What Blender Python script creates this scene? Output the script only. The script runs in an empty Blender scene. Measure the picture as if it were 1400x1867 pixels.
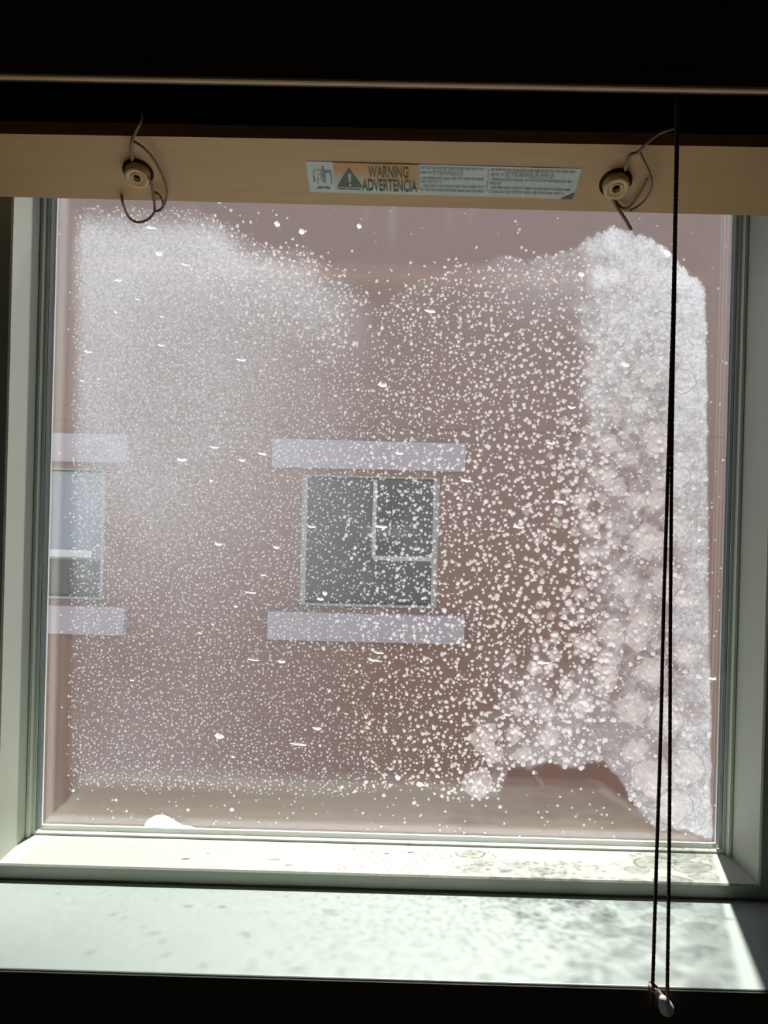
import bpy, bmesh, math, random
import numpy as np
from mathutils import Vector, Matrix

# ------------------------------------------------------------------ camera, world, sun, exposure
SC = bpy.context.scene
COL = SC.collection
E = 1.2                       # eye height above the room floor
F = 1350.0                    # focal length in pixels of the 1400x1867 frame
cd = bpy.data.cameras.new('camera')
cd.sensor_fit = 'VERTICAL'; cd.sensor_height = 36.0; cd.lens = 36.0 * F / 1867.0
cd.clip_start = 0.01; cd.clip_end = 200
cam = bpy.data.objects.new('camera', cd); COL.objects.link(cam)
RM = (Matrix.Rotation(math.radians(0.2), 4, 'Z') @ Matrix.Rotation(math.radians(90 - 0.15), 4, 'X')
      @ Matrix.Rotation(math.radians(1.5), 4, 'Z'))
cam.matrix_world = Matrix.Translation((0, 0, E)) @ RM
SC.camera = cam
R3 = RM.to_3x3()

SUN_EL, SUN_AZ = math.radians(58), math.radians(15)    # sun beyond the window, a little to the right
sd = bpy.data.lights.new('sun', 'SUN'); sd.energy = 15.0; sd.angle = math.radians(1.2); sd.color = (1.0, .98, .94)
sun = bpy.data.objects.new('sun', sd); COL.objects.link(sun)
to_sun = Vector((math.sin(SUN_AZ) * math.cos(SUN_EL), math.cos(SUN_AZ) * math.cos(SUN_EL), math.sin(SUN_EL)))
sun.rotation_euler = to_sun.to_track_quat('Z', 'Y').to_euler(); sun.location = (2, 12, 9)

w = bpy.data.worlds.new('sky'); SC.world = w; w.use_nodes = True
wn = w.node_tree.nodes; wl = w.node_tree.links
sky = wn.new('ShaderNodeTexSky'); sky.sky_type = 'NISHITA'; sky.sun_disc = False
sky.sun_elevation = SUN_EL; sky.sun_rotation = SUN_AZ
wl.new(sky.outputs[0], wn['Background'].inputs[0]); wn['Background'].inputs[1].default_value = 0.19

SC.view_settings.view_transform = 'Standard'; SC.view_settings.look = 'None'
SC.view_settings.gamma = 1.0; SC.view_settings.use_curve_mapping = False
SC.view_settings.exposure = 0.0
SC.cycles.transparent_max_bounces = 32
SC.cycles.max_bounces = 10; SC.cycles.diffuse_bounces = 6
SC.cycles.caustics_reflective = False; SC.cycles.caustics_refractive = False
SC.cycles.sample_clamp_indirect = 4.0

# ------------------------------------------------------------------ helpers
def ray(x, y):
    return (R3 @ Vector(((x - 700) / F, (933.5 - y) / F, -1.0)))
def at_y(x, y, Y):                      # the point at depth Y seen at photo position x, y
    d = ray(x, y); t = Y / d.y
    return Vector((d.x * t, Y, E + d.z * t))
def tag(o, label=None, cat=None, group=None, kind=None):
    if label: o['label'] = label
    if cat: o['category'] = cat
    if group: o['group'] = group
    if kind: o['kind'] = kind
    return o
def empty(name, loc):
    o = bpy.data.objects.new(name, None); COL.objects.link(o); o.location = loc; o.empty_display_size = .05
    return o
def link(name, me, mat, parent=None):
    o = bpy.data.objects.new(name, me); COL.objects.link(o)
    if mat: me.materials.append(mat)
    if parent is not None:
        o.parent = parent
        root = parent; off = Vector((0, 0, 0))
        while root is not None: off += root.location; root = root.parent
        me.transform(Matrix.Translation(-off))
    return o
def pyobj(name, verts, faces, mat, parent=None, smooth=False):
    me = bpy.data.meshes.new(name); me.from_pydata([tuple(v) for v in verts], [], faces); me.update()
    if smooth: me.polygons.foreach_set('use_smooth', [True] * len(me.polygons))
    return link(name, me, mat, parent)
def bmobj(name, bm, mat, parent=None, smooth=False):
    me = bpy.data.meshes.new(name); bmesh.ops.recalc_face_normals(bm, faces=bm.faces); bm.to_mesh(me); bm.free()
    if smooth: me.polygons.foreach_set('use_smooth', [True] * len(me.polygons))
    return link(name, me, mat, parent)
def add_box(bm, x0, x1, y0, y1, z0, z1, bev=0.0):
    r = bmesh.ops.create_cube(bm, size=1.0)
    for v in r['verts']:
        v.co = Vector(((x0 + x1) / 2 + v.co.x * (x1 - x0), (y0 + y1) / 2 + v.co.y * (y1 - y0), (z0 + z1) / 2 + v.co.z * (z1 - z0)))
    if bev > 0:
        es = set(e for v in r['verts'] for e in v.link_edges)
        bmesh.ops.bevel(bm, geom=list(es), offset=bev, segments=3, affect='EDGES', profile=.5)
def box(name, x0, x1, y0, y1, z0, z1, mat, parent=None, bev=0.0):
    bm = bmesh.new(); add_box(bm, x0, x1, y0, y1, z0, z1, bev)
    return bmobj(name, bm, mat, parent)
def ring(name, prof, xi, z0, z1, mat, parent, cx=0.0):
    """mitred rectangular ring: prof = (inset outward, y) profile points (closed), around the opening +-xi, z0..z1"""
    verts = []; faces = []; n = len(prof)
    for o, y in prof:
        verts += [(cx - xi - o, y, z0 - o), (cx + xi + o, y, z0 - o), (cx + xi + o, y, z1 + o), (cx - xi - o, y, z1 + o)]
    for i in range(n):
        j = (i + 1) % n
        for k in range(4):
            l = (k + 1) % 4
            faces.append((i * 4 + k, i * 4 + l, j * 4 + l, j * 4 + k))
    me = bpy.data.meshes.new(name); me.from_pydata(verts, [], faces)
    bm = bmesh.new(); bm.from_mesh(me)
    return bmobj(name, bm, mat, parent)
def catmull(pts, n=8):
    P = [pts[0]] + list(pts) + [pts[-1]]; out = []
    for i in range(1, len(P) - 2):
        for k in range(n):
            t = k / n
            out.append(.5 * ((2 * P[i]) + (-P[i - 1] + P[i + 1]) * t + (2 * P[i - 1] - 5 * P[i] + 4 * P[i + 1] - P[i + 2]) * t * t
                             + (-P[i - 1] + 3 * P[i] - 3 * P[i + 1] + P[i + 2]) * t ** 3))
    out.append(P[-2]); return out
def tube(name, pts, r, mat, parent, n=8, twist=True):
    """a twisted cord: round tube whose radius ripples along its length"""
    bm = bmesh.new(); rings = []
    s = 0.0
    for i, p in enumerate(pts):
        a = pts[max(i - 1, 0)]; b = pts[min(i + 1, len(pts) - 1)]
        t = (b - a).normalized(); u = t.cross(Vector((0, 1, 0.01))).normalized(); v = t.cross(u)
        if i: s += (p - pts[i - 1]).length
        rr = []
        for k in range(n):
            an = 2 * math.pi * k / n
            q = r * (1 + (.18 * math.cos(2 * an + s * 1900) if twist else 0))
            rr.append(bm.verts.new(p + (u * math.cos(an) + v * math.sin(an)) * q))
        rings.append(rr)
    for a, b in zip(rings, rings[1:]):
        for k in range(n): bm.faces.new((a[k], a[(k + 1) % n], b[(k + 1) % n], b[k]))
    bm.faces.new(rings[0]); bm.faces.new(rings[-1])
    return bmobj(name, bm, mat, parent, smooth=True)
def dense(pts, step=.0004):
    out = []
    for a, b in zip(pts, pts[1:]):
        n = max(1, int((b - a).length / step))
        out += [a.lerp(b, k / n) for k in range(n)]
    return out + [pts[-1]]
def lathe(name, prof, c, axis, mat, parent, n=28):
    """prof = (radius, height) along axis from c"""
    ax = axis.normalized(); u = ax.cross(Vector((1, 0, 0.02))).normalized(); v = ax.cross(u)
    bm = bmesh.new(); rings = []
    for r, h in prof:
        if r < 1e-6: rings.append([bm.verts.new(c + ax * h)])
        else: rings.append([bm.verts.new(c + ax * h + (u * math.cos(2 * math.pi * k / n) + v * math.sin(2 * math.pi * k / n)) * r) for k in range(n)])
    for a, b in zip(rings, rings[1:]):
        for k in range(n):
            l = (k + 1) % n
            if len(a) == 1 and len(b) > 1: bm.faces.new((a[0], b[k], b[l]))
            elif len(b) == 1 and len(a) > 1: bm.faces.new((a[k], a[l], b[0]))
            elif len(a) > 1: bm.faces.new((a[k], a[l], b[l], b[k]))
    return bmobj(name, bm, mat, parent, smooth=True)

# ------------------------------------------------------------------ materials
def mat(name, col, rough=.6, noise=None, spec=.5, bump=0.0, bscale=60, stretch=(1, 1, 1)):
    m = bpy.data.materials.new(name); m.use_nodes = True
    N = m.node_tree.nodes; L = m.node_tree.links; b = N['Principled BSDF']
    b.inputs['Base Color'].default_value = (*col, 1); b.inputs['Roughness'].default_value = rough
    b.inputs['Specular IOR Level'].default_value = spec
    if noise or bump:
        tc = N.new('ShaderNodeTexCoord'); mp = N.new('ShaderNodeMapping'); mp.inputs['Scale'].default_value = stretch
        L.new(tc.outputs['Object'], mp.inputs[0])
    if noise:
        sc, amt, col2 = noise
        nt = N.new('ShaderNodeTexNoise'); nt.inputs['Scale'].default_value = sc; nt.inputs['Detail'].default_value = 6
        L.new(mp.outputs[0], nt.inputs['Vector'])
        rp = N.new('ShaderNodeMapRange'); rp.inputs['From Min'].default_value = .3; rp.inputs['From Max'].default_value = .7
        rp.inputs['To Max'].default_value = amt; L.new(nt.outputs['Fac'], rp.inputs['Value'])
        mx = N.new('ShaderNodeMix'); mx.data_type = 'RGBA'
        mx.inputs['A'].default_value = (*col, 1); mx.inputs['B'].default_value = (*col2, 1)
        L.new(rp.outputs[0], mx.inputs['Factor']); L.new(mx.outputs['Result'], b.inputs['Base Color'])
    if bump:
        n2 = N.new('ShaderNodeTexNoise'); n2.inputs['Scale'].default_value = bscale; n2.inputs['Detail'].default_value = 4
        L.new(mp.outputs[0], n2.inputs['Vector'])
        bp = N.new('ShaderNodeBump'); bp.inputs['Strength'].default_value = bump; bp.inputs['Distance'].default_value = .002
        L.new(n2.outputs['Fac'], bp.inputs['Height']); L.new(bp.outputs[0], b.inputs['Normal'])
    return m
M = {}
M['frame'] = mat('cream_painted_frame', (.47, .495, .42), .42, (25, .25, (.44, .47, .405)), bump=.05, bscale=90)
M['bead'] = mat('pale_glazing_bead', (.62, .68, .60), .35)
M['gasket'] = mat('dark_rubber_gasket', (.10, .12, .13), .5)
M['spacer'] = mat('white_spacer_bar', (.85, .86, .86), .3)
M['sill'] = mat('painted_sill', (.32, .365, .335), .38, (14, .35, (.29, .34, .32)), bump=.08, bscale=30, stretch=(1, 3, 3))
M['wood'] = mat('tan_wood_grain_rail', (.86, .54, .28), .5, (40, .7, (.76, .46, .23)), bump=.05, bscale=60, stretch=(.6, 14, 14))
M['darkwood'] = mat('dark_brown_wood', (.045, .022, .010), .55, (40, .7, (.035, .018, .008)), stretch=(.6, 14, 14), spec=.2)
M['slat'] = mat('shaded_wood_slat', (.05, .025, .012), .6, (40, .7, (.04, .02, .01)), stretch=(.6, 14, 14), spec=.2)  # tan slats, the shade of the stack put into a dark colour
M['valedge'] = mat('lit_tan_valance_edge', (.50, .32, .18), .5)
M['cord'] = mat('beige_braided_cord', (.34, .23, .15), .8)
M['brown_cord'] = mat('dark_brown_pull_cord', (.07, .022, .018), .7)
M['plug'] = mat('wooden_cord_plug', (.85, .58, .30), .4, (60, .5, (.75, .50, .25)))
M['hole_and_shade'] = mat('dark_hole_and_shade', (.03, .01, .006), .8)  # cord holes, and the shade painted around the plugs
M['lab_white'] = mat('label_paper', (.90, .93, .87), .45)
M['lab_orange'] = mat('label_orange', (.86, .47, .19), .45)
M['ink'] = mat('label_grey_ink', (.13, .17, .12), .5)
M['ink_soft'] = mat('label_fine_ink', (.34, .42, .40), .5)
M['ink_blue'] = mat('label_blue_ink', (.30, .40, .50), .5)
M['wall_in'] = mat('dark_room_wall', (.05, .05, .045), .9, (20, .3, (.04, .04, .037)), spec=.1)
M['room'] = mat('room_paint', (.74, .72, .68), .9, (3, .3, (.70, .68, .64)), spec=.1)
M['carpet'] = mat('pale_floor', (.80, .77, .72), .8, (6, .6, (.72, .69, .64)), spec=.2)
M['stucco'] = mat('red_brown_stucco', (.30, .15, .112), .9, (2.5, .5, (.275, .135, .10)), spec=.1, bump=.2, bscale=40)
M['concrete'] = mat('pale_concrete_trim', (.56, .49, .55), .85, (6, .4, (.5, .44, .5)), spec=.1)
M['far_frame'] = mat('pale_far_window_frame', (.55, .56, .56), .5)
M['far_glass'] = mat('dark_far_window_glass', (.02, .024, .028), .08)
M['far_sky_pane'] = mat('blue_grey_sky_reflection', (.33, .38, .46), .5)  # sky reflection put into the colour of the left far pane
M['ground'] = mat('pale_alley_paving', (.55, .54, .52), .9, (4, .5, (.48, .47, .45)), spec=.1)
M['ext'] = mat('pale_exterior_wall', (.45, .43, .41), .9, (3, .4, (.4, .38, .36)), spec=.1)
M['bounce_white'] = mat('white_bounce_slope', (.85, .86, .85), .6)
M['resin'] = mat('milky_plastic_tassel', (.92, .93, .92), .2)
M['pinkish'] = mat('tan_plastic_connector', (.62, .45, .36), .35)

def glass_mat():
    m = bpy.data.materials.new('window_glass'); m.use_nodes = True
    N = m.node_tree.nodes; L = m.node_tree.links; N.clear()
    out = N.new('ShaderNodeOutputMaterial'); mix = N.new('ShaderNodeMixShader')
    tr = N.new('ShaderNodeBsdfTransparent'); tr.inputs[0].default_value = (.985, .99, .985, 1)
    gl = N.new('ShaderNodeBsdfAnisotropic'); gl.inputs['Roughness'].default_value = .0
    gl.inputs[0].default_value = (1, 1, 1, 1)
    g = N.new('ShaderNodeNewGeometry')
    dot = N.new('ShaderNodeVectorMath'); dot.operation = 'DOT_PRODUCT'
    L.new(g.outputs['Incoming'], dot.inputs[0]); L.new(g.outputs['Normal'], dot.inputs[1])
    ab = N.new('ShaderNodeMath'); ab.operation = 'ABSOLUTE'; L.new(dot.outputs['Value'], ab.inputs[0])
    su = N.new('ShaderNodeMath'); su.operation = 'SUBTRACT'; su.use_clamp = True; su.inputs[0].default_value = 1; L.new(ab.outputs[0], su.inputs[1])
    pw = N.new('ShaderNodeMath'); pw.operation = 'POWER'; L.new(su.outputs[0], pw.inputs[0]); pw.inputs[1].default_value = 5
    ml = N.new('ShaderNodeMath'); ml.operation = 'MULTIPLY_ADD'; L.new(pw.outputs[0], ml.inputs[0]); ml.inputs[1].default_value = .93; ml.inputs[2].default_value = .068
    L.new(ml.outputs[0], mix.inputs[0]); L.new(tr.outputs[0], mix.inputs[1]); L.new(gl.outputs[0], mix.inputs[2])
    L.new(mix.outputs[0], out.inputs[0]); return m
M['glass'] = glass_mat()

def deposit_mat(name, col, alpha, attr=None, grain=False, trans=.72):
    """mineral residue on glass: scatters light both ways, thin where its density is low"""
    m = bpy.data.materials.new(name); m.use_nodes = True
    N = m.node_tree.nodes; L = m.node_tree.links; N.clear()
    out = N.new('ShaderNodeOutputMaterial'); mix = N.new('ShaderNodeMixShader'); m2 = N.new('ShaderNodeMixShader')
    tr = N.new('ShaderNodeBsdfTransparent'); df = N.new('ShaderNodeBsdfDiffuse'); tl = N.new('ShaderNodeBsdfTranslucent')
    df.inputs[0].default_value = (*col, 1); tl.inputs[0].default_value = (*col, 1)
    m2.inputs[0].default_value = trans; L.new(df.outputs[0], m2.inputs[1]); L.new(tl.outputs[0], m2.inputs[2])
    L.new(tr.outputs[0], mix.inputs[1]); L.new(m2.outputs[0], mix.inputs[2]); L.new(mix.outputs[0], out.inputs[0])
    if attr:
        a = N.new('ShaderNodeAttribute'); a.attribute_name = attr; src = a.outputs['Fac']
        if grain:
            tc = N.new('ShaderNodeTexCoord')
            fac = None
            for sc, lo, hi in ((1000, .72, 1.3), (330, .8, 1.22)):
                nt = N.new('ShaderNodeTexNoise'); nt.inputs['Scale'].default_value = sc; nt.inputs['Detail'].default_value = 2
                L.new(tc.outputs['Object'], nt.inputs['Vector'])
                rp = N.new('ShaderNodeMapRange'); rp.inputs['From Min'].default_value = .35; rp.inputs['From Max'].default_value = .65
                rp.inputs['To Min'].default_value = lo; rp.inputs['To Max'].default_value = hi; L.new(nt.outputs['Fac'], rp.inputs['Value'])
                mm = N.new('ShaderNodeMath'); mm.operation = 'MULTIPLY'; mm.use_clamp = True
                L.new(src, mm.inputs[0]); L.new(rp.outputs[0], mm.inputs[1]); src = mm.outputs[0]
        v_ = N.new('ShaderNodeAttribute'); v_.attribute_name = 'veil'; ad = N.new('ShaderNodeMath'); ad.use_clamp = True
        L.new(src, ad.inputs[0]); L.new(v_.outputs['Fac'], ad.inputs[1]); L.new(ad.outputs[0], mix.inputs[0])
    else:
        mix.inputs[0].default_value = alpha
    return m
M['film'] = deposit_mat('dried_mineral_film', (.63, .665, .725), 1, 'dens', True)
M['spot'] = deposit_mat('dried_water_spots', (.92, .88, .87), .47)
M['spot_fine'] = deposit_mat('fine_dried_specks', (.90, .90, .90), .34)
M['spot_soft'] = deposit_mat('soft_water_spots', (.82, .77, .745), .22)
M['glint_and_residue'] = deposit_mat('white_glints_and_residue', (1, 1, 1), .8, trans=.92)  # white for the painted sun glints and the residue patch

# ------------------------------------------------------------------ key measures (metres)
GY = .605                                   # inner face of the glazing
XI = .280                                   # half width of the glass
ZB, ZT = E - .268, E + .36                  # glass bottom / top
FY = .550                                   # room face of the frame
SB = E - .2823                              # sill top
SF = .444                                   # sill front edge
RX = .315                                   # half width of the recess

# ------------------------------------------------------------------ room shell and ground
def struct(name, x0, x1, y0, y1, z0, z1, m):
    o = box(name, x0, x1, y0, y1, z0, z1, m); o['kind'] = 'structure'; return o
WX = 1.9
struct('floor', -WX, WX, -2.6, .46, -.1, 0, M['carpet'])
struct('ceiling', -WX, WX, -2.6, .46, 2.5, 2.6, M['room'])
struct('wall_back', -WX, WX, -2.7, -2.6, -.1, 2.6, M['room'])
struct('wall_left', -WX - .1, -WX, -2.7, .46, -.1, 2.6, M['room'])
struct('wall_right', WX, WX + .1, -2.7, .46, -.1, 2.6, M['room'])
# window wall: one mesh around the recess, dark plaster inside, pale render outside
bm = bmesh.new()
ZH = E + .40
for a in ((-WX - .1, -RX, .46, .60, -.1, 2.6), (RX, WX + .1, .46, .60, -.1, 2.6),
          (-RX, RX, .46, .60, -.1, SB - .022), (-RX, RX, .46, .60, ZH, 2.6)):
    add_box(bm, *a)
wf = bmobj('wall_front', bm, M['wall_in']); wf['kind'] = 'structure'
bm = bmesh.new()
OX = XI + .012
for a in ((-7, -OX, .60, .640, -3.2, 5.5), (OX, 7, .60, .640, -3.2, 5.5),
          (-OX, OX, .60, .640, -3.2, ZB - .03), (-OX, OX, .60, .640, ZT + .012, 5.5)):
    add_box(bm, *a)
we = bmobj('wall_exterior', bm, M['ext']); we['kind'] = 'structure'
struct('ground', -14, 14, .60, 14, -3.3, -3.2, M['ground'])

# ------------------------------------------------------------------ the window
win = empty('window_1', (0, .58, SB))
tag(win, 'square cream framed double glazed window with clouded water-stained glass', 'window', kind='structure')
zc = E - .271
# outer frame: broad room face, deep return
ring('window_frame', [(.0, FY + .0012), (.0012, FY), (.034, FY), (.034, .600), (.010, .625), (.002, .6085), (.0, .6035)], XI + .0035, zc, ZT + .004, M['frame'], win)
# glazing bead in two steps
ring('glazing_bead', [(.0035, .5935), (.0055, .5930), (.0055, .6045), (.0010, .6045), (.0010, .5990), (.0035, .5990)], XI - .0025, ZB - .0025, ZT, M['bead'], win)
for sx in (-1, 1):
    box('gasket', sx * XI - .0020 * (1 + sx) + (.0002 if sx < 0 else .0022) - .0003, sx * XI + .0036 - .0020 * (1 + sx) + .0022 * (sx > 0) - .0016 * (sx < 0), .6000, .6048, ZB, ZT, M['gasket'], win)
box('gasket', -XI, XI, .6000, .6048, ZT - .002, ZT + .002, M['gasket'], win)
box('sunlit_gasket', -XI - .001, XI + .001, .5995, .6049, ZB - .006, ZB - .0012, M['bead'], win, bev=.0008)  # bottom run of the gasket, sunlight put into its pale colour
ring('spacer_bar', [(-.0006, .6082), (.0030, .6082), (.0030, .6168), (.0022, .6168), (.0022, .6105), (-.0006, .6105)], XI - .0022, ZB + .0008, ZT, M['spacer'], win)
box('glass_pane', -XI - .002, XI + .002, .6050, .6080, ZB - .002, ZT + .002, M['glass'], win)
box('glass_pane', -XI - .002, XI + .002, .6170, .6200, ZB - .002, ZT + .002, M['glass'], win)
# inside sill board and the shadow gap behind it, drawn as a thin dark line
wsill = box('window_sill', -RX, RX, SF + .001, FY + .01, SB - .022, SB, M['sill'], win, bev=.0012)
box('front_edge_shade', -RX, RX, SF - .0004, SF + .0009, SB - .022, SB - .0012, M['wall_in'], wsill)  # dark strip that paints the shade on the sill's front face
random.seed(4)
pts = [Vector((x, FY - .0006, SB + .0003 + random.uniform(-.0002, .0003))) for x in np.linspace(-RX + .003, RX - .003, 40)]
tube('shadow_gap_line', catmull(pts, 4), .0006, mat('grey_shadow_gap', (.16, .15, .10), .8), win, twist=False)
# unseen white slope added outside to bounce sunlight up at the rail
pyobj('bounce_slope', [(-.34, .622, ZB - .012), (.34, .622, ZB - .012), (.34, .80, ZB - .12), (-.34, .80, ZB - .12),
                        (-.34, .622, ZB - .04), (.34, .622, ZB - .04), (.34, .80, ZB - .15), (-.34, .80, ZB - .15)],
      [(0, 1, 2, 3), (7, 6, 5, 4), (3, 2, 6, 7), (0, 4, 5, 1), (0, 3, 7, 4), (1, 5, 6, 2)], M['bounce_white'], win)

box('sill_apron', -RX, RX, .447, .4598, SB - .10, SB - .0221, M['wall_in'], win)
# ---- residue and painted glints on the glass
rng = np.random.default_rng(7)
DY = .6160
R3n = np.array(R3)
def P3(X, Y, Yd=DY):
    X = np.asarray(X, float); Y = np.asarray(Y, float)
    d = np.stack([(X - 700) / F, (933.5 - Y) / F, -np.ones_like(X)], -1) @ R3n.T
    t = Yd / d[..., 1:2]; p = d * t; p[..., 2] += E; p[..., 1] = Yd
    return p
def ss(a, b, x):
    t = np.clip((x - a) / (b - a), 0, 1); return t * t * (3 - 2 * t)
def vnoise(X, Y, s, seed):
    g = np.random.default_rng(seed).random((256, 256))
    u = X / s + 50; v = Y / s + 50
    i = np.floor(u).astype(int); j = np.floor(v).astype(int); fu = u - i; fv = v - j
    fu = fu * fu * (3 - 2 * fu); fv = fv * fv * (3 - 2 * fv)
    a = g[i % 256, j % 256]; b = g[(i + 1) % 256, j % 256]; c = g[i % 256, (j + 1) % 256]; d = g[(i + 1) % 256, (j + 1) % 256]
    return (a * (1 - fu) + b * fu) * (1 - fv) + (c * (1 - fu) + d * fu) * fv
def fbm(X, Y, s, seed, o=4):
    r = 0; a = .5; t = 0
    for k in range(o): r = r + a * vnoise(X, Y, s / 2 ** k, seed + k); t += a; a *= .55
    return r / t
TOPX = [100, 135, 250, 350, 400, 440, 500, 560, 640, 690, 780, 850, 900, 920, 1000, 1045, 1075, 1110, 1170, 1215, 1245, 1285, 1300, 1340]
TOPY = [385, 380, 378, 382, 388, 425, 440, 450, 500, 560, 500, 480, 470, 466, 468, 455, 432, 420, 422, 448, 485, 520, 560, 900]
BOTX = [100, 130, 400, 620, 760, 800, 860, 905, 930, 1040, 1100, 1130, 1160, 1200, 1300, 1340]
BOTY = [1440, 1438, 1440, 1452, 1430, 1455, 1462, 1455, 1398, 1400, 1385, 1420, 1480, 1510, 1528, 1500]
def inside(X, Y):
    n = (fbm(X, Y, 40, 11) - .5) * 30 + (fbm(X, Y, 9, 13, 3) - .5) * 16
    top = np.interp(X, TOPX, TOPY) + n; bot = np.interp(X, BOTX, BOTY) + n * .6
    l = 136 - (Y - 380) * .012 + n * .25; r = 1287 + (Y - 500) * .012 + n * .25
    return top, bot, l, r
def film(X, Y):
    top, bot, l, r = inside(X, Y)
    m = ss(-2, 8, Y - top) * ss(-2, 8, bot - Y) * ss(-3, 7, X - l) * ss(-1, 5, r - X)
    msoft = ss(-6, 60, Y - top) * ss(-10, 30, bot - Y) * ss(-10, 26, X - l) * ss(-1, 5, r - X)
    f1 = fbm(X, Y, 150, 21); f2 = fbm(X, Y, 28, 31); f3 = fbm(X, Y, 9, 41, 3)
    left = (1 - ss(300, 820, X + (f1 - .5) * 300)) * (.42 + .04 * (1 - ss(400, 900, Y)) - .25 * ss(780, 1250, Y)) * (.6 + .8 * f1)
    tl = (1 - ss(360, 640, Y + (X - 250) * .1)) * (1 - ss(400, 560, X)) * .20
    q = (Y - (440 + (X - 400) * .62))                       # pale diagonal drift at upper middle
    drift = np.exp(-(q / 55) ** 2) * ss(330, 430, X) * (1 - ss(560, 700, X)) * .16
    rcol = ss(1035, 1110, X + (f1 - .5) * 70 + (f2 - .5) * 60)
    edge = ss(1195, 1262, X + (f2 - .5) * 50)
    dome = np.exp(-(((X - 1140) / 120) ** 2 + ((Y - 480) / 80) ** 2)) 
    right = rcol * (.34 - .12 * ss(700, 850, Y) + .12 * ss(1380, 1480, Y) + .45 * (f2 - .45) + .30 * edge + .50 * (f3 - .5)) + .26 * dome * (.5 + f2) + rcol * .12 * (1 - ss(450, 900, Y))
    bl = ss(1150, 1330, Y + (f2 - .5) * 120) * ss(860, 1000, X + (f2 - .5) * 120) * (.26 + .3 * (f2 - .4))
    topmid = ss(820, 1000, X) * (1 - ss(500, 620, Y)) * (.20 + .2 * (f3 - .5))
    d = m * np.maximum(np.maximum(right, bl), topmid) + msoft * (left + tl + drift)
    d = d + m * ss(560, 760, X) * .03
    base = .045 + .17 * (1 - ss(350, 1350, Y))             # thin veil over all the pane, denser towards the top
    # faint run marks
    for xx, ww, y1, a in ((715, 7, 470, .07), (668, 5, 440, .04), (820, 6, 450, .04), (858, 5, 440, .05), (350, 9, 440, .04), (1012, 4, 1480, .04)):
        base = base + a * np.exp(-((X - xx) / ww) ** 2) * (1 - ss(y1 - 60, y1, Y)) * (1 if y1 < 1000 else 0)
    return np.clip(d * .70, 0, .8), base * .70
NX, NZ = 560, 540
gx = np.linspace(92, 1352, NX); gy = np.linspace(340, 1575, NZ)
GX, GYY = np.meshgrid(gx, gy)
dn, veil = film(GX, GYY)
pp = P3(GX, GYY).reshape(-1, 3); pp[:, 0] = np.clip(pp[:, 0], -XI, XI); pp[:, 2] = np.clip(pp[:, 2], ZB, ZT)
idx = np.arange(NX * NZ).reshape(NZ, NX)
fc = np.stack([idx[:-1, :-1], idx[1:, :-1], idx[1:, 1:], idx[:-1, 1:]], -1).reshape(-1, 4)
me = bpy.data.meshes.new('mineral_film'); me.from_pydata(pp.tolist(), [], fc.tolist()); me.update()
at = me.attributes.new('dens', 'FLOAT', 'POINT'); at.data.foreach_set('value', dn.reshape(-1).astype(np.float32))
at = me.attributes.new('veil', 'FLOAT', 'POINT'); at.data.foreach_set('value', veil.reshape(-1).astype(np.float32))
fo = link('mineral_film', me, M['film'], win)
tag(fo, 'cloudy pale mineral film between the panes', kind='stuff')

def spots(name, C, Rr, material, Yd, label, sides=8, asp=1.0, flat=.25):
    n = len(C); ang = np.linspace(0, 2 * np.pi, sides, endpoint=False)[None, :] + rng.random((n, 1)) * 6
    rad = Rr[:, None] * (1 + rng.uniform(-.28, .28, (n, sides)))
    X = C[:, :1] + np.cos(ang) * rad * asp; Y = C[:, 1:2] + np.sin(ang) * rad
    rim = P3(X, Y, Yd); cen = P3(C[:, 0], C[:, 1], Yd); cen[:, 1] -= np.minimum(Rr * .00045 * flat, .0009)
    V = np.concatenate([cen[:, None, :], rim], 1).reshape(-1, 3)
    base = np.arange(n)[:, None] * (sides + 1)
    f = []
    for k in range(sides):
        f.append(np.concatenate([base, base + 1 + k, base + 1 + (k + 1) % sides], 1))
    f = np.stack(f, 1).reshape(-1, 3)
    me = bpy.data.meshes.new(name); me.from_pydata(V.tolist(), [], f.tolist()); me.update()
    me.polygons.foreach_set('use_smooth', [True] * len(me.polygons))
    o = link(name, me, material, win); tag(o, label, kind='stuff'); return o
def jgrid(sp, x0=105, x1=1335, y0=370, y1=1530):
    a, b = np.meshgrid(np.arange(x0, x1, sp), np.arange(y0, y1, sp))
    a = a + rng.uniform(-.55, .55, a.shape) * sp; b = b + rng.uniform(-.55, .55, b.shape) * sp
    return np.stack([a.ravel(), b.ravel()], 1)
def keep(C, p): return C[rng.random(len(C)) < p]
# fine specks
C = jgrid(6.4); X, Y = C.T; top, bot, l, r = inside(X, Y)
ins = (Y > top) & (Y < bot) & (X > l) & (X < r)
void = np.exp(-(((X - 660) / 26) ** 2 + ((Y - 600) / 55) ** 2))
pf = np.where(ins, (.92 - .5 * ss(600, 1000, X) - .15 * ss(300, 700, X)) * (1 - .9 * void) * (.6 + .6 * fbm(X, Y, 60, 71)), .018)
pf = np.where((Y > bot) & (X > l), np.where(Y > 1440, .07, .02), pf); pf = np.where(X < 108, 0, np.where((X > r + 4) & (Y > 620), .05 + .08 * ss(1300, 1500, Y), pf))
pf = np.where(ins & (X > 1090), .22, pf)
C1 = keep(C, np.clip(pf, 0, 1)); rr = rng.uniform(.9, 2.2, len(C1)) * (1 + .25 * ss(500, 900, C1[:, 0]))
spots('fine_water_specks', C1, rr, M['spot_fine'], DY - .0003, 'fine pale specks dusted over the left and middle', sides=6)
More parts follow.
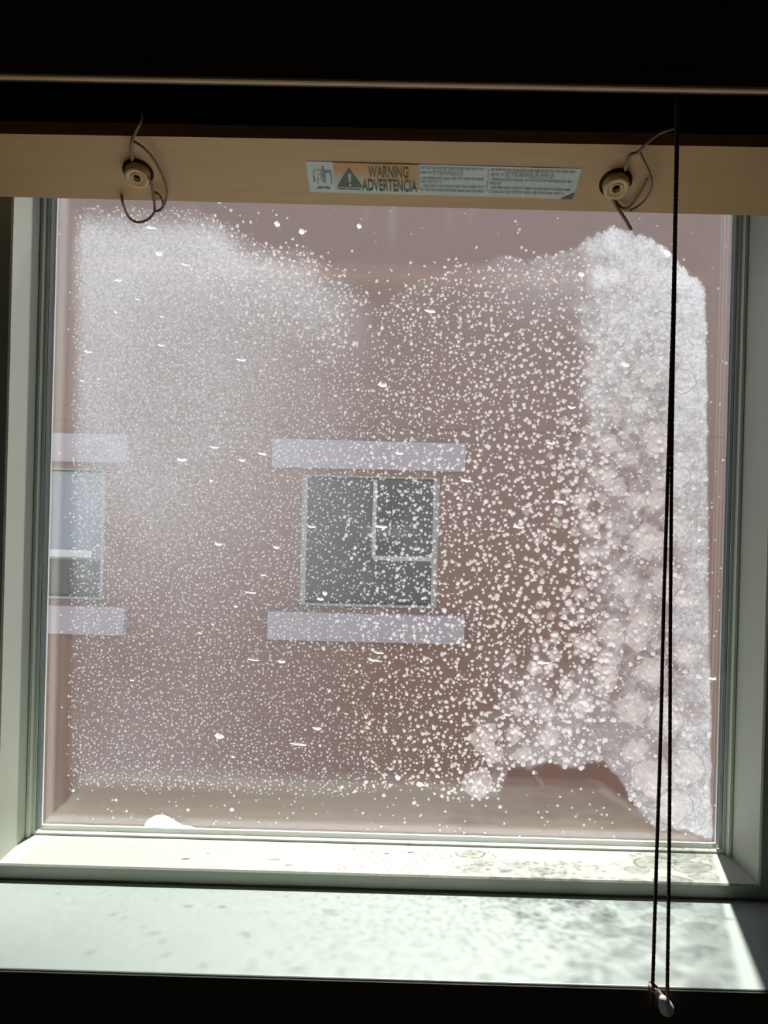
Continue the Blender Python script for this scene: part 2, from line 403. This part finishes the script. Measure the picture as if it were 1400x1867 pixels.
# medium dots, in the middle and along the upper left edge
C = jgrid(12.5); X, Y = C.T; top, bot, l, r = inside(X, Y)
ins = (Y > top) & (Y < bot) & (X > l) & (X < r)
void = np.exp(-(((X - 665) / 24) ** 2 + ((Y - 590) / 60) ** 2))
upper = ss(310, 400, X) * (1 - ss(60, 260, Y - top + ss(600, 700, X) * 120)) * .95
pm = ss(560, 850, X + (fbm(X, Y, 120, 81) - .5) * 150 + (Y - 900) * .05) * (1 - .85 * ss(1085, 1140, X) * ss(600, 760, Y)) * .85
pm = np.maximum(pm, upper) * (1 - .95 * void)
pm = np.where(ins, pm * (.75 + .5 * fbm(X, Y, 45, 91)), np.where((Y > top - 55) & (Y < top) & (X > 380) & (X < 1000), .14, 0))
pm = np.where((Y > bot) & (Y < bot + 40) & (X > 130), .05, pm)
C2 = keep(C, np.clip(pm, 0, 1)); X, Y = C2.T
rr = rng.uniform(1.7, 3.3, len(C2)) * (1 + .34 * ss(760, 1050, X)) * (1 + .15 * ss(700, 1100, Y)) * (1 - .35 * ss(800, 1000, X) * (1 - ss(520, 640, Y)))
spots('medium_water_spots', C2, rr, M['spot'], DY - .0006, 'rounded pale spots on the middle of the pane', sides=8)
# large spots merging towards the right
C = jgrid(24); X, Y = C.T; top, bot, l, r = inside(X, Y)
ins = (Y > top + 10) & (Y < bot - 4) & (X > l) & (X < r - 12)
pl = ss(930, 1060, X + (Y - 950) * .16 + (fbm(X, Y, 80, 101) - .5) * 90) * .62
pl = pl * (1 - .8 * ss(1080, 1130, X) * ss(780, 880, Y)) * (1 - .35 * ss(1200, 1260, Y))
C3 = keep(C, np.where(ins, pl, 0)); X, Y = C3.T
rr = rng.uniform(4.5, 9.5, len(C3)) * (1 + .35 * ss(1030, 1160, X) * ss(750, 900, Y)) * (1 - .25 * (1 - ss(480, 650, Y)))
spots('large_water_spots', C3, rr, M['spot_soft'], DY - .0009, 'large round pale spots towards the right', sides=12)
C3b = C3[rng.random(len(C3)) < .8 * (1 - .75 * ss(1050, 1130, C3[:, 0]))]; 
spots('spot_centers', C3b + rng.uniform(-2, 2, C3b.shape), rng.uniform(2.2, 4.5, len(C3b)), M['spot'], DY - .0014, 'bright hearts of the large spots', sides=9)
# big ringed blobs along the right column
big = [(1142, 1068, 25), (1170, 1130, 24), (1117, 1157, 25), (1160, 1165, 22), (1075, 1010, 19), (1075, 960, 17), (1067, 1175, 22),
       (1125, 888, 17), (1160, 912, 19), (1195, 912, 18), (1240, 958, 22), (1247, 1092, 19), (1107, 1210, 22), (1106, 1238, 20), (1060, 1083, 13),
       (1180, 990, 32), (1215, 1060, 30), (1190, 1225, 26), (1250, 1190, 24), (1150, 1290, 30), (1215, 1310, 32), (1065, 1285, 19), (997, 1300, 16),
       (1000, 1345, 22), (955, 1375, 17), (885, 1345, 26), (900, 1375, 18), (935, 1340, 15), (1245, 695, 24), (1110, 810, 20), (1105, 870, 20),
       (1060, 912, 16), (1013, 1165, 10), (1010, 1195, 12), (975, 1217, 13), (1250, 1400, 36), (1190, 1420, 38), (1230, 1470, 34), (1165, 740, 16),
       (1200, 800, 30), (1160, 1370, 22), (1240, 870, 20), (945, 1295, 11), (1035, 1250, 14), (870, 1430, 26), (1140, 712, 13), (1183, 690, 17), (1075, 680, 10), (1117, 742, 11)]
B = np.array(big, float)
spots('blotch_spots', B[:, :2], B[:, 2], deposit_mat('blotch_film', (.82, .78, .765), .27), DY - .0016, 'big overlapping blotches of the right edge', sides=22, flat=.1)
spots('blotch_hearts', B[:, :2] + rng.uniform(-4, 4, (len(B), 2)), B[:, 2] * rng.uniform(.25, .5, len(B)), M['spot_soft'], DY - .0020, 'paler hearts of the big blotches', sides=14, flat=.1)
V = []; Fc = []
for (bx, by, br) in big:
    n = 26; b0 = len(V); ph = rng.random() * 6
    for k in range(n):
        a = 2 * math.pi * k / n; q = br * (1 + .06 * math.sin(3 * a + ph) + .04 * math.sin(5 * a))
        for s_ in (.90, 1.0): V.append(tuple(P3(bx + math.cos(a) * q * s_, by + math.sin(a) * q * s_, DY - .0018)))
    for k in range(n):
        l_ = (k + 1) % n; Fc.append((b0 + 2 * k, b0 + 2 * k + 1, b0 + 2 * l_ + 1, b0 + 2 * l_))
o = pyobj('blotch_rims', V, Fc, deposit_mat('darker_spot_rims', (.40, .33, .33), .50), win); tag(o, 'thin darker rims around the big blotches', kind='stuff')
# sun glints painted as solid white flecks, one each
fl = [(290, 462, 7, 4), (338, 482, 8, 2.5), (216, 511, 7, 3), (160, 641, 7, 2.6), (293, 629, 6, 2.4), (211, 568, 3, 3), (295, 577, 4, 2), (332, 838, 10, 3.2), (390, 815, 8, 2.4),
      (478, 827, 8, 3), (442, 839, 6, 3), (385, 876, 4, 3), (398, 992, 7, 3), (504, 998, 6, 3), (457, 1080, 10, 1.8), (430, 1105, 4, 2.4), (365, 1154, 4, 2.4),
      (388, 1138, 3, 2), (695, 960, 10, 3.2), (592, 1082, 4, 4), (584, 1092, 6, 3), (514, 1206, 7, 3), (462, 1203, 11, 1.6), (400, 1342, 9, 5), (425, 1380, 4, 2), (577, 1328, 8, 3),
      (545, 1357, 14, 2), (785, 567, 10, 3.2), (946, 960, 11, 3.4), (990, 1208, 11, 3), (1020, 914, 12, 3), (925, 1303, 7, 2.4), (728, 826, 7, 3), (1140, 665, 8, 4), (697, 702, 8, 4),
      (440, 656, 9, 2.6), (275, 415, 9, 3), (568, 960, 8, 2.5), (1005, 808, 6, 2.4), (1042, 742, 7, 3), (850, 876, 8, 3), (480, 1048, 5, 2), (690, 1190, 9, 2), (683, 1204, 10, 2), (725, 1418, 5, 5), (1275, 985, 3, 3),
      (1300, 1237, 7, 3), (1313, 1268, 3, 5), (1060, 500, 5, 5), (1215, 462, 7, 6), (655, 412, 4, 5), (505, 408, 5, 5), (550, 422, 5, 5), (765, 1430, 6, 5), (240, 1240, 4, 2), (250, 545, 4, 2), (150, 694, 4, 2), (180, 690, 3, 2)]
for (fx, fy, a, b) in fl:
    n = 12; V = [tuple(P3(fx, fy, DY - .0030))]
    for k in range(n):
        t = 2 * math.pi * k / n; q = 1 + rng.uniform(-.2, .2)
        V.append(tuple(P3(fx + math.cos(t) * a * q, fy + math.sin(t) * b * q + .12 * math.cos(t) * a, DY - .0022)))
    pyobj('painted_glint', V, [(0, 1 + k, 1 + (k + 1) % n) for k in range(n)], M['glint_and_residue'], win)
# white residue shape at the foot of the pane
poly = [(262, 1517), (264, 1502), (270, 1494), (282, 1487), (296, 1485), (308, 1489), (320, 1497), (333, 1504), (345, 1505), (356, 1509), (368, 1519)]
V = [tuple(P3(x, y, DY - .0026)) for x, y in poly] + [tuple(P3(x, y, DY - .0008)) for x, y in poly]
n = len(poly); o = pyobj('white_residue_patch', V, [tuple(range(n))] + [(k, (k + 1) % n, n + (k + 1) % n, n + k) for k in range(n)], M['glint_and_residue'], win)
tag(o, 'small solid white hump at the foot of the pane')

# ------------------------------------------------------------------ the raised blind
bl = empty('window_blind', (0, .48, E + .20))
tag(bl, 'raised wooden blind with tan bottom rail, warning label and hanging brown cords', 'blind')
BX = .305
RB0, RF0 = Vector((0, .524, E + .2147)), (.480, E + .2375, E + .2410)      # back edge; front edge (y, z at left, z at right)
def rail_pt(x, v, off=0.0):
    """x along the rail, v 0 at the front edge .. 1 at the back edge, off out of the underside"""
    zf = RF0[1] + (RF0[2] - RF0[1]) * (x + .26) / .52
    a = Vector((x, RF0[0], zf)); b = Vector((x, RB0.y, RB0.z))
    n = Vector((0, -(a.z - b.z), -(b.y - a.y))).normalized()
    return a.lerp(b, v) + n * off
def on_rail(px, py, off=0.0):
    d = ray(px, py)
    x = 0.0
    for _ in range(4):
        a = rail_pt(x, 0, off); b = rail_pt(x, 1, off)
        e = (b - a); n = Vector((0, -e.z, e.y))
        t = (a - Vector((0, 0, E))).dot(n) / d.dot(n); x = d.x * t
    return Vector((0, 0, E)) + d * t
def rail_box(name, x0, x1, o0, o1, material, v0=0.0, v1=1.0, bev=.0012, segs=1, parent=bl):
    bm = bmesh.new(); rows = []
    for i in range(segs + 1):
        x = x0 + (x1 - x0) * i / segs
        rows.append([bm.verts.new(rail_pt(x, v0, o0)), bm.verts.new(rail_pt(x, v1, o0)), bm.verts.new(rail_pt(x, v1, o1)), bm.verts.new(rail_pt(x, v0, o1))])
    for a, b in zip(rows, rows[1:]):
        for k in range(4): bm.faces.new((a[k], a[(k + 1) % 4], b[(k + 1) % 4], b[k]))
    bm.faces.new(rows[0]); bm.faces.new(rows[-1])
    if bev:
        es = [e for e in bm.edges if len(e.link_faces) == 2 and e.calc_face_angle(0) > .8]
        bmesh.ops.bevel(bm, geom=es, offset=bev, segments=2, affect='EDGES')
    return bmobj(name, bm, material, parent)
rail_box('bottom_rail', -BX, BX, 0, -.013, M['wood'], segs=6)
for k in range(16):                                       # gathered slats
    o = -.0155 - k * .0036
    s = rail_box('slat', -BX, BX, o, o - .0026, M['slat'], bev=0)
# head rail and valance
zv = E + .2440
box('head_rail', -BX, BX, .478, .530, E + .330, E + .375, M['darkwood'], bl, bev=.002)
bm = bmesh.new()
prof = [(.4300, 0), (.4220, 0), (.4215, .003), (.4215, .012), (.4195, .016), (.4195, .052), (.4160, .058), (.4130, .068), (.4120, .078), (.4300, .078)]
dz = .0030
va = [bm.verts.new((-BX, y, zv + z - .0012)) for y, z in prof]; vb = [bm.verts.new((BX, y, zv + z + .0022)) for y, z in prof]
for k in range(len(prof)):
    bm.faces.new((va[k], va[(k + 1) % len(prof)], vb[(k + 1) % len(prof)], vb[k]))
bm.faces.new(va); bm.faces.new(vb)
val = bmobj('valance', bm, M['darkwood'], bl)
# lower edge of the valance, light from below put into its colour
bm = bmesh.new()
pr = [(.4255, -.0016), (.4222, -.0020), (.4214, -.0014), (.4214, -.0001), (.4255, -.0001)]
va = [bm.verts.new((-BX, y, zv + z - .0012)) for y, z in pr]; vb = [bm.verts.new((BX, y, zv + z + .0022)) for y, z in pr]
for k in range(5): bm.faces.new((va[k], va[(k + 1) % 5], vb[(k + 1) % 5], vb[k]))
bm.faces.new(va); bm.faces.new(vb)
o = bmobj('lit_lower_edge', bm, M['valedge'], val); tag(o, 'lower edge of the valance, painted as lit from below')
for sx in (-1, 1):
    box('valance_clip', sx * .20 - .008, sx * .20 + .008, .430, .478, E + .345, E + .351, M['darkwood'], bl)

# cord plugs set in the underside, with their knotted cords
def cord(name, pix, r=.0010, off=.006, parent=bl, m=None, n=10):
    pts = []
    for p in pix:
        o = p[2] if len(p) > 2 else off
        pts.append(on_rail(p[0], p[1], o))
    return tube(name, dense(catmull(pts, n), .0006), r, m or M['cord'], parent)
for (px, py, rp) in ((252, 313, .0083), (1122, 333, .0088)):
    c = on_rail(px, py, 0)
    a = rail_pt(c.x, 0); b = rail_pt(c.x, 1); e = (b - a); nrm = Vector((0, e.z, -e.y)).normalized()
    if nrm.y > 0: nrm = -nrm
    pl_ = lathe('cord_plug', [(0, -.001), (rp * .96, -.001), (rp, .0005), (rp, .0056), (rp * .96, .0066), (rp * .84, .0071), (rp * .62, .0066), (rp * .52, .0062), (rp * .46, .0067), (rp * .34, .0067), (rp * .29, .0058), (rp * .27, .0035), (0, .0035)], c, nrm, M['plug'], bl)
    lathe('cord_hole', [(0, .0036), (rp * .28, .0036), (rp * .27, .0040), (0, .0040)], c, nrm, M['hole_and_shade'], pl_)
    s_ = 1 if px < 700 else -1
    # shade around the plug, painted as a dark ring
    lathe('plug_shade_ring', [(rp * 1.02, .0), (rp * 1.02, .0008), (rp * 1.24, .0008), (rp * 1.24, 0)], c, nrm, M['hole_and_shade'], pl_)
# left: from the stack down to the plug, outer loop, short strand and lower loop
cord('ladder_tail', [(258, 205, -.006), (256, 222, .002), (247, 240, .004), (241, 256), (239, 274), (241, 291, .004)])
cord('cord_loop', [(243, 257, .005), (262, 270), (281, 292), (296, 320, .007), (304, 346, .007), (302, 366), (295, 380), (286, 385, .008), (281, 383, .008)], r=.0009)
cord('cord_loop', [(270, 322, .006), (276, 336), (279, 356), (282, 378), (279, 391), (266, 402), (250, 405), (236, 397), (228, 382), (223, 366), (221, 352, -.004)], r=.0009)
cord('cord_loop', [(297, 376, .009), (296, 366, .008), (290, 355, .006), (282, 350, .003)], r=.0007)
# right
cord('ladder_tail', [(1234, 232, -.002), (1220, 236, .002), (1200, 244, .004), (1178, 262), (1162, 278), (1150, 282, .006), (1143, 296), (1140, 310, .004)])
cord('cord_loop', [(1165, 274, .006), (1175, 296, .007), (1185, 318), (1188, 340, .007), (1178, 362), (1163, 376), (1148, 384)], r=.0008)
cord('cord_loop', [(1180, 326, .004), (1170, 346, .004), (1156, 368, .004), (1142, 380, .004), (1130, 376, .004), (1121, 364, .004)], r=.0009)
cord('cord_tail', [(1117, 362, .006), (1124, 377), (1133, 390), (1141, 402), (1150, 418)], r=.0012)

# the warning label
LA = [(557, 294), (1060, 308), (1048, 363), (565, 350)]      # top left, top right, bottom right, bottom left
L3 = [on_rail(*p, .0004) for p in LA]
LW, LH = 503.0, 56.0
def lab(u, v, off=0.0):
    u /= LW; v /= LH
    p = (L3[0].lerp(L3[1], u)).lerp(L3[3].lerp(L3[2], u), v)
    return p + Vector((0, -.49, -.87)) * off
def lab_poly(bm, pts, off):
    bm.faces.new([bm.verts.new(lab(u, v, off)) for u, v in pts])
def lab_obj(name, polys, m, parent, off, label=None):
    bm = bmesh.new()
    for p in polys: lab_poly(bm, p, off)
    o = bmobj(name, bm, m, parent)
    if label: o['label'] = label
    return o
def rect(u0, v0, u1, v1): return [(u0, v0), (u1, v0), (u1, v1), (u0, v1)]
# paper: thin solid sheet with the lower right corner turned
op = [(0, 0), (LW, 0), (LW - 3, LH * .80), (LW - 28, LH), (0, LH)]
V = [lab(u, v, .0) for u, v in op] + [lab(u, v, -.0004) for u, v in op]
paper = pyobj('warning_label', V, [tuple(range(5)), tuple(range(9, 4, -1))] + [(k, (k + 1) % 5, 5 + (k + 1) % 5, 5 + k) for k in range(5)], M['lab_white'], bl)
paper['label'] = 'white and orange warning label printed in two languages'
lab_obj('label_corner', [[(LW - 3, LH * .78), (LW - 28, LH), (LW - 6, LH)]], M['ink'], paper, .0005, 'dark turned up corner')
def orange_mat():
    m = bpy.data.materials.new('label_orange_fade'); m.use_nodes = True
    N = m.node_tree.nodes; L = m.node_tree.links
    a = N.new('ShaderNodeAttribute'); a.attribute_name = 'fade'
    mx = N.new('ShaderNodeMix'); mx.data_type = 'RGBA'; mx.inputs['A'].default_value = (.90, .46, .17, 1); mx.inputs['B'].default_value = (.82, .84, .72, 1)
    L.new(a.outputs['Fac'], mx.inputs['Factor']); L.new(mx.outputs['Result'], N['Principled BSDF'].inputs['Base Color']); N['Principled BSDF'].inputs['Roughness'].default_value = .45
    return m
bm = bmesh.new(); lay = bm.verts.layers.float.new('fade')
gr = []
for i in range(13):
    row = []
    for j in range(9):
        u = 49 + (205 - 49) * i / 12; v = .5 + (LH - 8) * j / 8
        q = bm.verts.new(lab(u, v, .0003)); q[lay] = min(1, max(0, (v / LH - .18 - .32 * i / 12) * 2.1)); row.append(q)
    gr.append(row)
for a, b in zip(gr, gr[1:]):
    for j in range(8): bm.faces.new((a[j], b[j], b[j + 1], a[j + 1]))
o = bmobj('orange_field', bm, orange_mat(), paper); o['label'] = 'printed orange panel fading to cream'
lab_obj('hazard_triangle', [[(78, 8), (101, 44), (53, 44)]], M['ink'], paper, .0006, 'dark green grey warning triangle')
lab_obj('exclamation_mark', [[(75.5, 19), (80.5, 19), (79.4, 35), (76.6, 35)], rect(76, 37.5, 80, 41.5)], M['lab_white'], paper, .0008)
def lab_text(name, txt, u0, u1, v0, v1, m, off=.0008, grow=.0):
    cu = bpy.data.curves.new('t', 'FONT'); cu.body = txt; cu.resolution_u = 3; cu.offset = grow
    to = bpy.data.objects.new('t', cu); COL.objects.link(to)
    bpy.context.view_layer.update()
    dg = bpy.context.evaluated_depsgraph_get(); me = bpy.data.meshes.new_from_object(to.evaluated_get(dg))
    bpy.data.objects.remove(to); bpy.data.curves.remove(cu)
    xs = [v.co.x for v in me.vertices]; ys = [v.co.y for v in me.vertices]
    x0, x1, y0, y1 = min(xs), max(xs), min(ys), max(ys)
    for v in me.vertices:
        v.co = lab(u0 + (v.co.x - x0) / (x1 - x0) * (u1 - u0), v1 + (v.co.y - y0) / (y1 - y0) * (v0 - v1), off)
    me.name = name; me.materials.clear()
    return link(name, me, m, paper)
lab_text('warning_word', 'WARNING', 113, 187, 4, 25, M['ink'], grow=.012)
lab_text('warning_word', 'ADVERTENCIA', 100, 203, 28, 50, M['ink'], grow=.012)
lab_text('warning_word', 'STRANGLE', 232, 288, 9.5, 18, M['ink_blue'], grow=.01)
lab_text('warning_word', 'ESTRANGULARLE', 365, 455, 9.5, 18, M['ink_blue'], grow=.01)
rl = random.Random(3)
polys = []
for (u0, u1, v) in ((210, 325, 5.5), (210, 230, 14), (214, 330, 24), (210, 250, 30.5), (214, 328, 38.5), (210, 330, 46),
                    (338, 494, 5.5), (338, 362, 14), (342, 494, 23.5), (338, 360, 30.5), (342, 492, 38.5), (338, 480, 46)):
    u = u0
    while u < u1 - 3:
        wd = rl.uniform(5, 14); e = min(u1, u + wd); polys.append(rect(u, v - .7, e, v + 1.3)); u = e + rl.uniform(1.5, 3)
for v in (9, 17, 28, 36, 44): polys += [rect(206, v - 2, 208, v + 1), rect(333, v - 2, 335, v + 1)]
lab_obj('fine_print', polys, M['ink_soft'], paper, .0006)
# small pictogram: a figure by a looped cord
pic = []
def arc(cx, cy, r, a0, a1, wd=1.1, n=8):
    for k in range(n):
        a = math.radians(a0 + (a1 - a0) * k / n); b = math.radians(a0 + (a1 - a0) * (k + 1) / n)
        pic.append([(cx + math.cos(a) * r, cy - math.sin(a) * r), (cx + math.cos(b) * r, cy - math.sin(b) * r),
                    (cx + math.cos(b) * (r - wd), cy - math.sin(b) * (r - wd)), (cx + math.cos(a) * (r - wd), cy - math.sin(a) * (r - wd))])
arc(20, 22, 9, 0, 190); arc(20, 27, 6, -90, 100); arc(40, 20, 5, 0, 180)
pic += [rect(28, 8, 32, 13), [(27, 14), (33, 14), (34, 26), (26, 26)], rect(27, 26, 29.4, 37), rect(30.6, 26, 33, 37), rect(33, 17, 44, 19), rect(42.5, 19, 44.5, 38), rect(10, 24, 13, 36), rect(17, 28, 19, 38)]
lab_obj('pictogram', pic, M['ink_blue'], paper, .0006, 'small blue grey figure tangled in a cord')
lab_obj('fine_print', [rect(16, 46, 26, 48), rect(28, 46, 39, 48), rect(55, 47, 72, 48.5), rect(74, 47, 98, 48.5)], M['ink'], paper, .0006)

# pull cords in front of everything, hanging past the sill
CY = .4368
def cpt(x, y, Y=CY): return at_y(x, y, Y)
def pull(pix, r=.00105):
    return tube('pull_cord', dense(catmull([cpt(*p) for p in pix], 10), .0012), r, M['brown_cord'], bl)
pull([(1234, 172), (1233, 260), (1231, 380), (1227, 560), (1222, 720), (1217, 880), (1210, 1100), (1204, 1350), (1197, 1560), (1190, 1790)])
pull([(1236, 172), (1235, 260), (1232, 380), (1229, 560), (1226, 720), (1224, 900), (1222, 1140), (1221, 1400), (1219, 1620), (1216, 1832)])
pull([(1191, 1802), (1190, 1840), (1189, 1885)], .0011)
def torus_knot(name, px, py, R, r, m, tilt=(1, .3, .2)):
    c = cpt(px, py); ax = Vector(tilt).normalized(); u = ax.cross(Vector((0, 0, 1))).normalized(); v = ax.cross(u)
    pts = [c + u * math.cos(a) * R * (1 + .15 * math.sin(3 * a)) + v * math.sin(a) * R + ax * math.sin(2 * a) * r * .8 for a in np.linspace(0, 4 * math.pi, 60)]
    return tube(name, pts, r, m, bl, twist=False)
torus_knot('cord_knot', 1190, 1799, .0018, .0011, M['brown_cord'], (.2, 1, .3))
tas = lathe('cord_tassel', [(0, .0078), (.0016, .0076), (.0026, .006), (.0034, .0035), (.0041, .001), (.0043, -.0012), (.0039, -.003), (.0028, -.0042), (.0012, -.0048), (0, -.0049)],
      cpt(1214, 1836, CY - .003), Vector((-.45, -.25, 1)), M['resin'], bl)
tas['label'] = 'milky clear plastic tassel'
o = lathe('cord_ring', [(.0016, -.0016), (.0027, -.0012), (.0029, 0), (.0027, .0012), (.0016, .0016), (.0014, 0), (.0016, -.0016)], cpt(1190, 1801, CY - .001), Vector((.5, -.2, 1)), M['pinkish'], bl)
a = cpt(1195, 1804, CY - .001); b = cpt(1209, 1826, CY - .001)
lathe('tassel_link', [(0, 0), (.0016, .0003), (.0021, (b - a).length * .4), (.0026, (b - a).length * .75), (.0018, (b - a).length), (0, (b - a).length + .0004)], a, (b - a), M['pinkish'], bl)

# ------------------------------------------------------------------ the building across the alley
FYY = 6.0
nb = empty('apartment_building', (0, FYY, -3.2))
tag(nb, 'red brown rendered building across the alley with pale window lintels and sills', 'building')
def un(x, y):                      # photo position -> level coordinates on the far wall
    p = at_y(x, y, FYY); return p.x, p.z
# openings (centre and left window)
c0 = un(549, 866); c1 = un(797, 1112)
cx0, cx1, cz0, cz1 = c0[0], c1[0], c1[1], c0[1] + .01
lx1 = un(190, 970)[0]; lx0 = lx1 - (cx1 - cx0)
holes = [(lx0, lx1), (cx0, cx1)]
bm = bmesh.new(); T = .35
X0, X1, Z0, Z1 = -8, 8, -3.2, E + 5.2
add_box(bm, X0, lx0, FYY, FYY + T, cz0, cz1); add_box(bm, lx1, cx0, FYY, FYY + T, cz0, cz1); add_box(bm, cx1, X1, FYY, FYY + T, cz0, cz1)
jz = un(1310, 797)[1]
add_box(bm, X0, X1, FYY, FYY + T, Z0, cz0); add_box(bm, X0, X1, FYY, FYY + T, cz1, jz - .008)
add_box(bm, X0, X1, FYY + .012, FYY + T, jz - .008, jz + .008); add_box(bm, X0, X1, FYY, FYY + T, jz + .008, Z1)
bmobj('wall', bm, M['stucco'], nb)
box('sun_stop_slab', X0 + .5, X1 - .5, FYY + T + .001, FYY + T + .05, cz0 - .3, cz1 + .3, M['far_glass'], nb)  # slab added behind the openings to stop sun leaking through
box('roof', X0, X1, FYY, FYY + 6, Z1, Z1 + .2, M['concrete'], nb)
lz = (un(497, 800)[1] , un(500, 852)[1]); sz = (un(490, 1112)[1], un(490, 1163)[1])
lw = (un(497, 830)[0], un(848, 830)[0]); sw = (un(490, 1140)[0], un(845, 1140)[0])
shift = un(235, 815)[0] - lw[1]
for dx in (shift, 0):
    box('lintel', lw[0] + dx, lw[1] + dx, FYY - .05, FYY + .08, lz[1], lz[0], M['concrete'], nb, bev=.008)
    box('stone_sill', sw[0] + dx, sw[1] + dx, FYY - .09, FYY + .08, sz[1], sz[0], M['concrete'], nb, bev=.008)
for i, (a, b) in enumerate(((lx0, lx1), (cx0, cx1))):
    fw = .05
    bm = bmesh.new(); y0, y1 = FYY + .06, FYY + .11
    add_box(bm, a, a + fw, y0, y1, cz0, cz1); add_box(bm, b - fw, b, y0, y1, cz0, cz1)
    add_box(bm, a, b, y0 + .002, y1, cz1 - .015, cz1); add_box(bm, a, b, y0 + .002, y1, cz0, cz0 + .02)
    f = bmobj('window', bm, M['far_frame'], nb)
    f['label'] = 'dark window of the far wall, in the middle of the view' if i else 'blue grey window at the left of the far wall'
    box('pane', a + fw, b - fw, FYY + .08, FYY + .10, cz0 + .04, cz1 - .03, M['far_glass'] if i else M['far_sky_pane'], f)
    mx = un(682, 960)[0] + (a - cx0)
    mz = un(730, 1019)[1]
    if i:
        box('mullion', mx - .016, mx + .016, y0 - .01, y1, mz, cz1 - .03, M['far_frame'], f)
        box('transom', mx, b - fw, y0 - .015, y1, mz - .018, mz + .018, M['far_frame'], f)
    else:
        mz = un(100, 1009)[1]
        box('transom', a, b - .12, y0 - .015, y1, mz - .03, mz + .03, mat('white_transom', (.85, .88, .9), .4), f)
        box('dark_lower_pane', a + fw, b - fw, FYY + .075, FYY + .079, cz0 + .04, mz - .05, M['far_glass'], f)  # lower pane in the dark glass colour
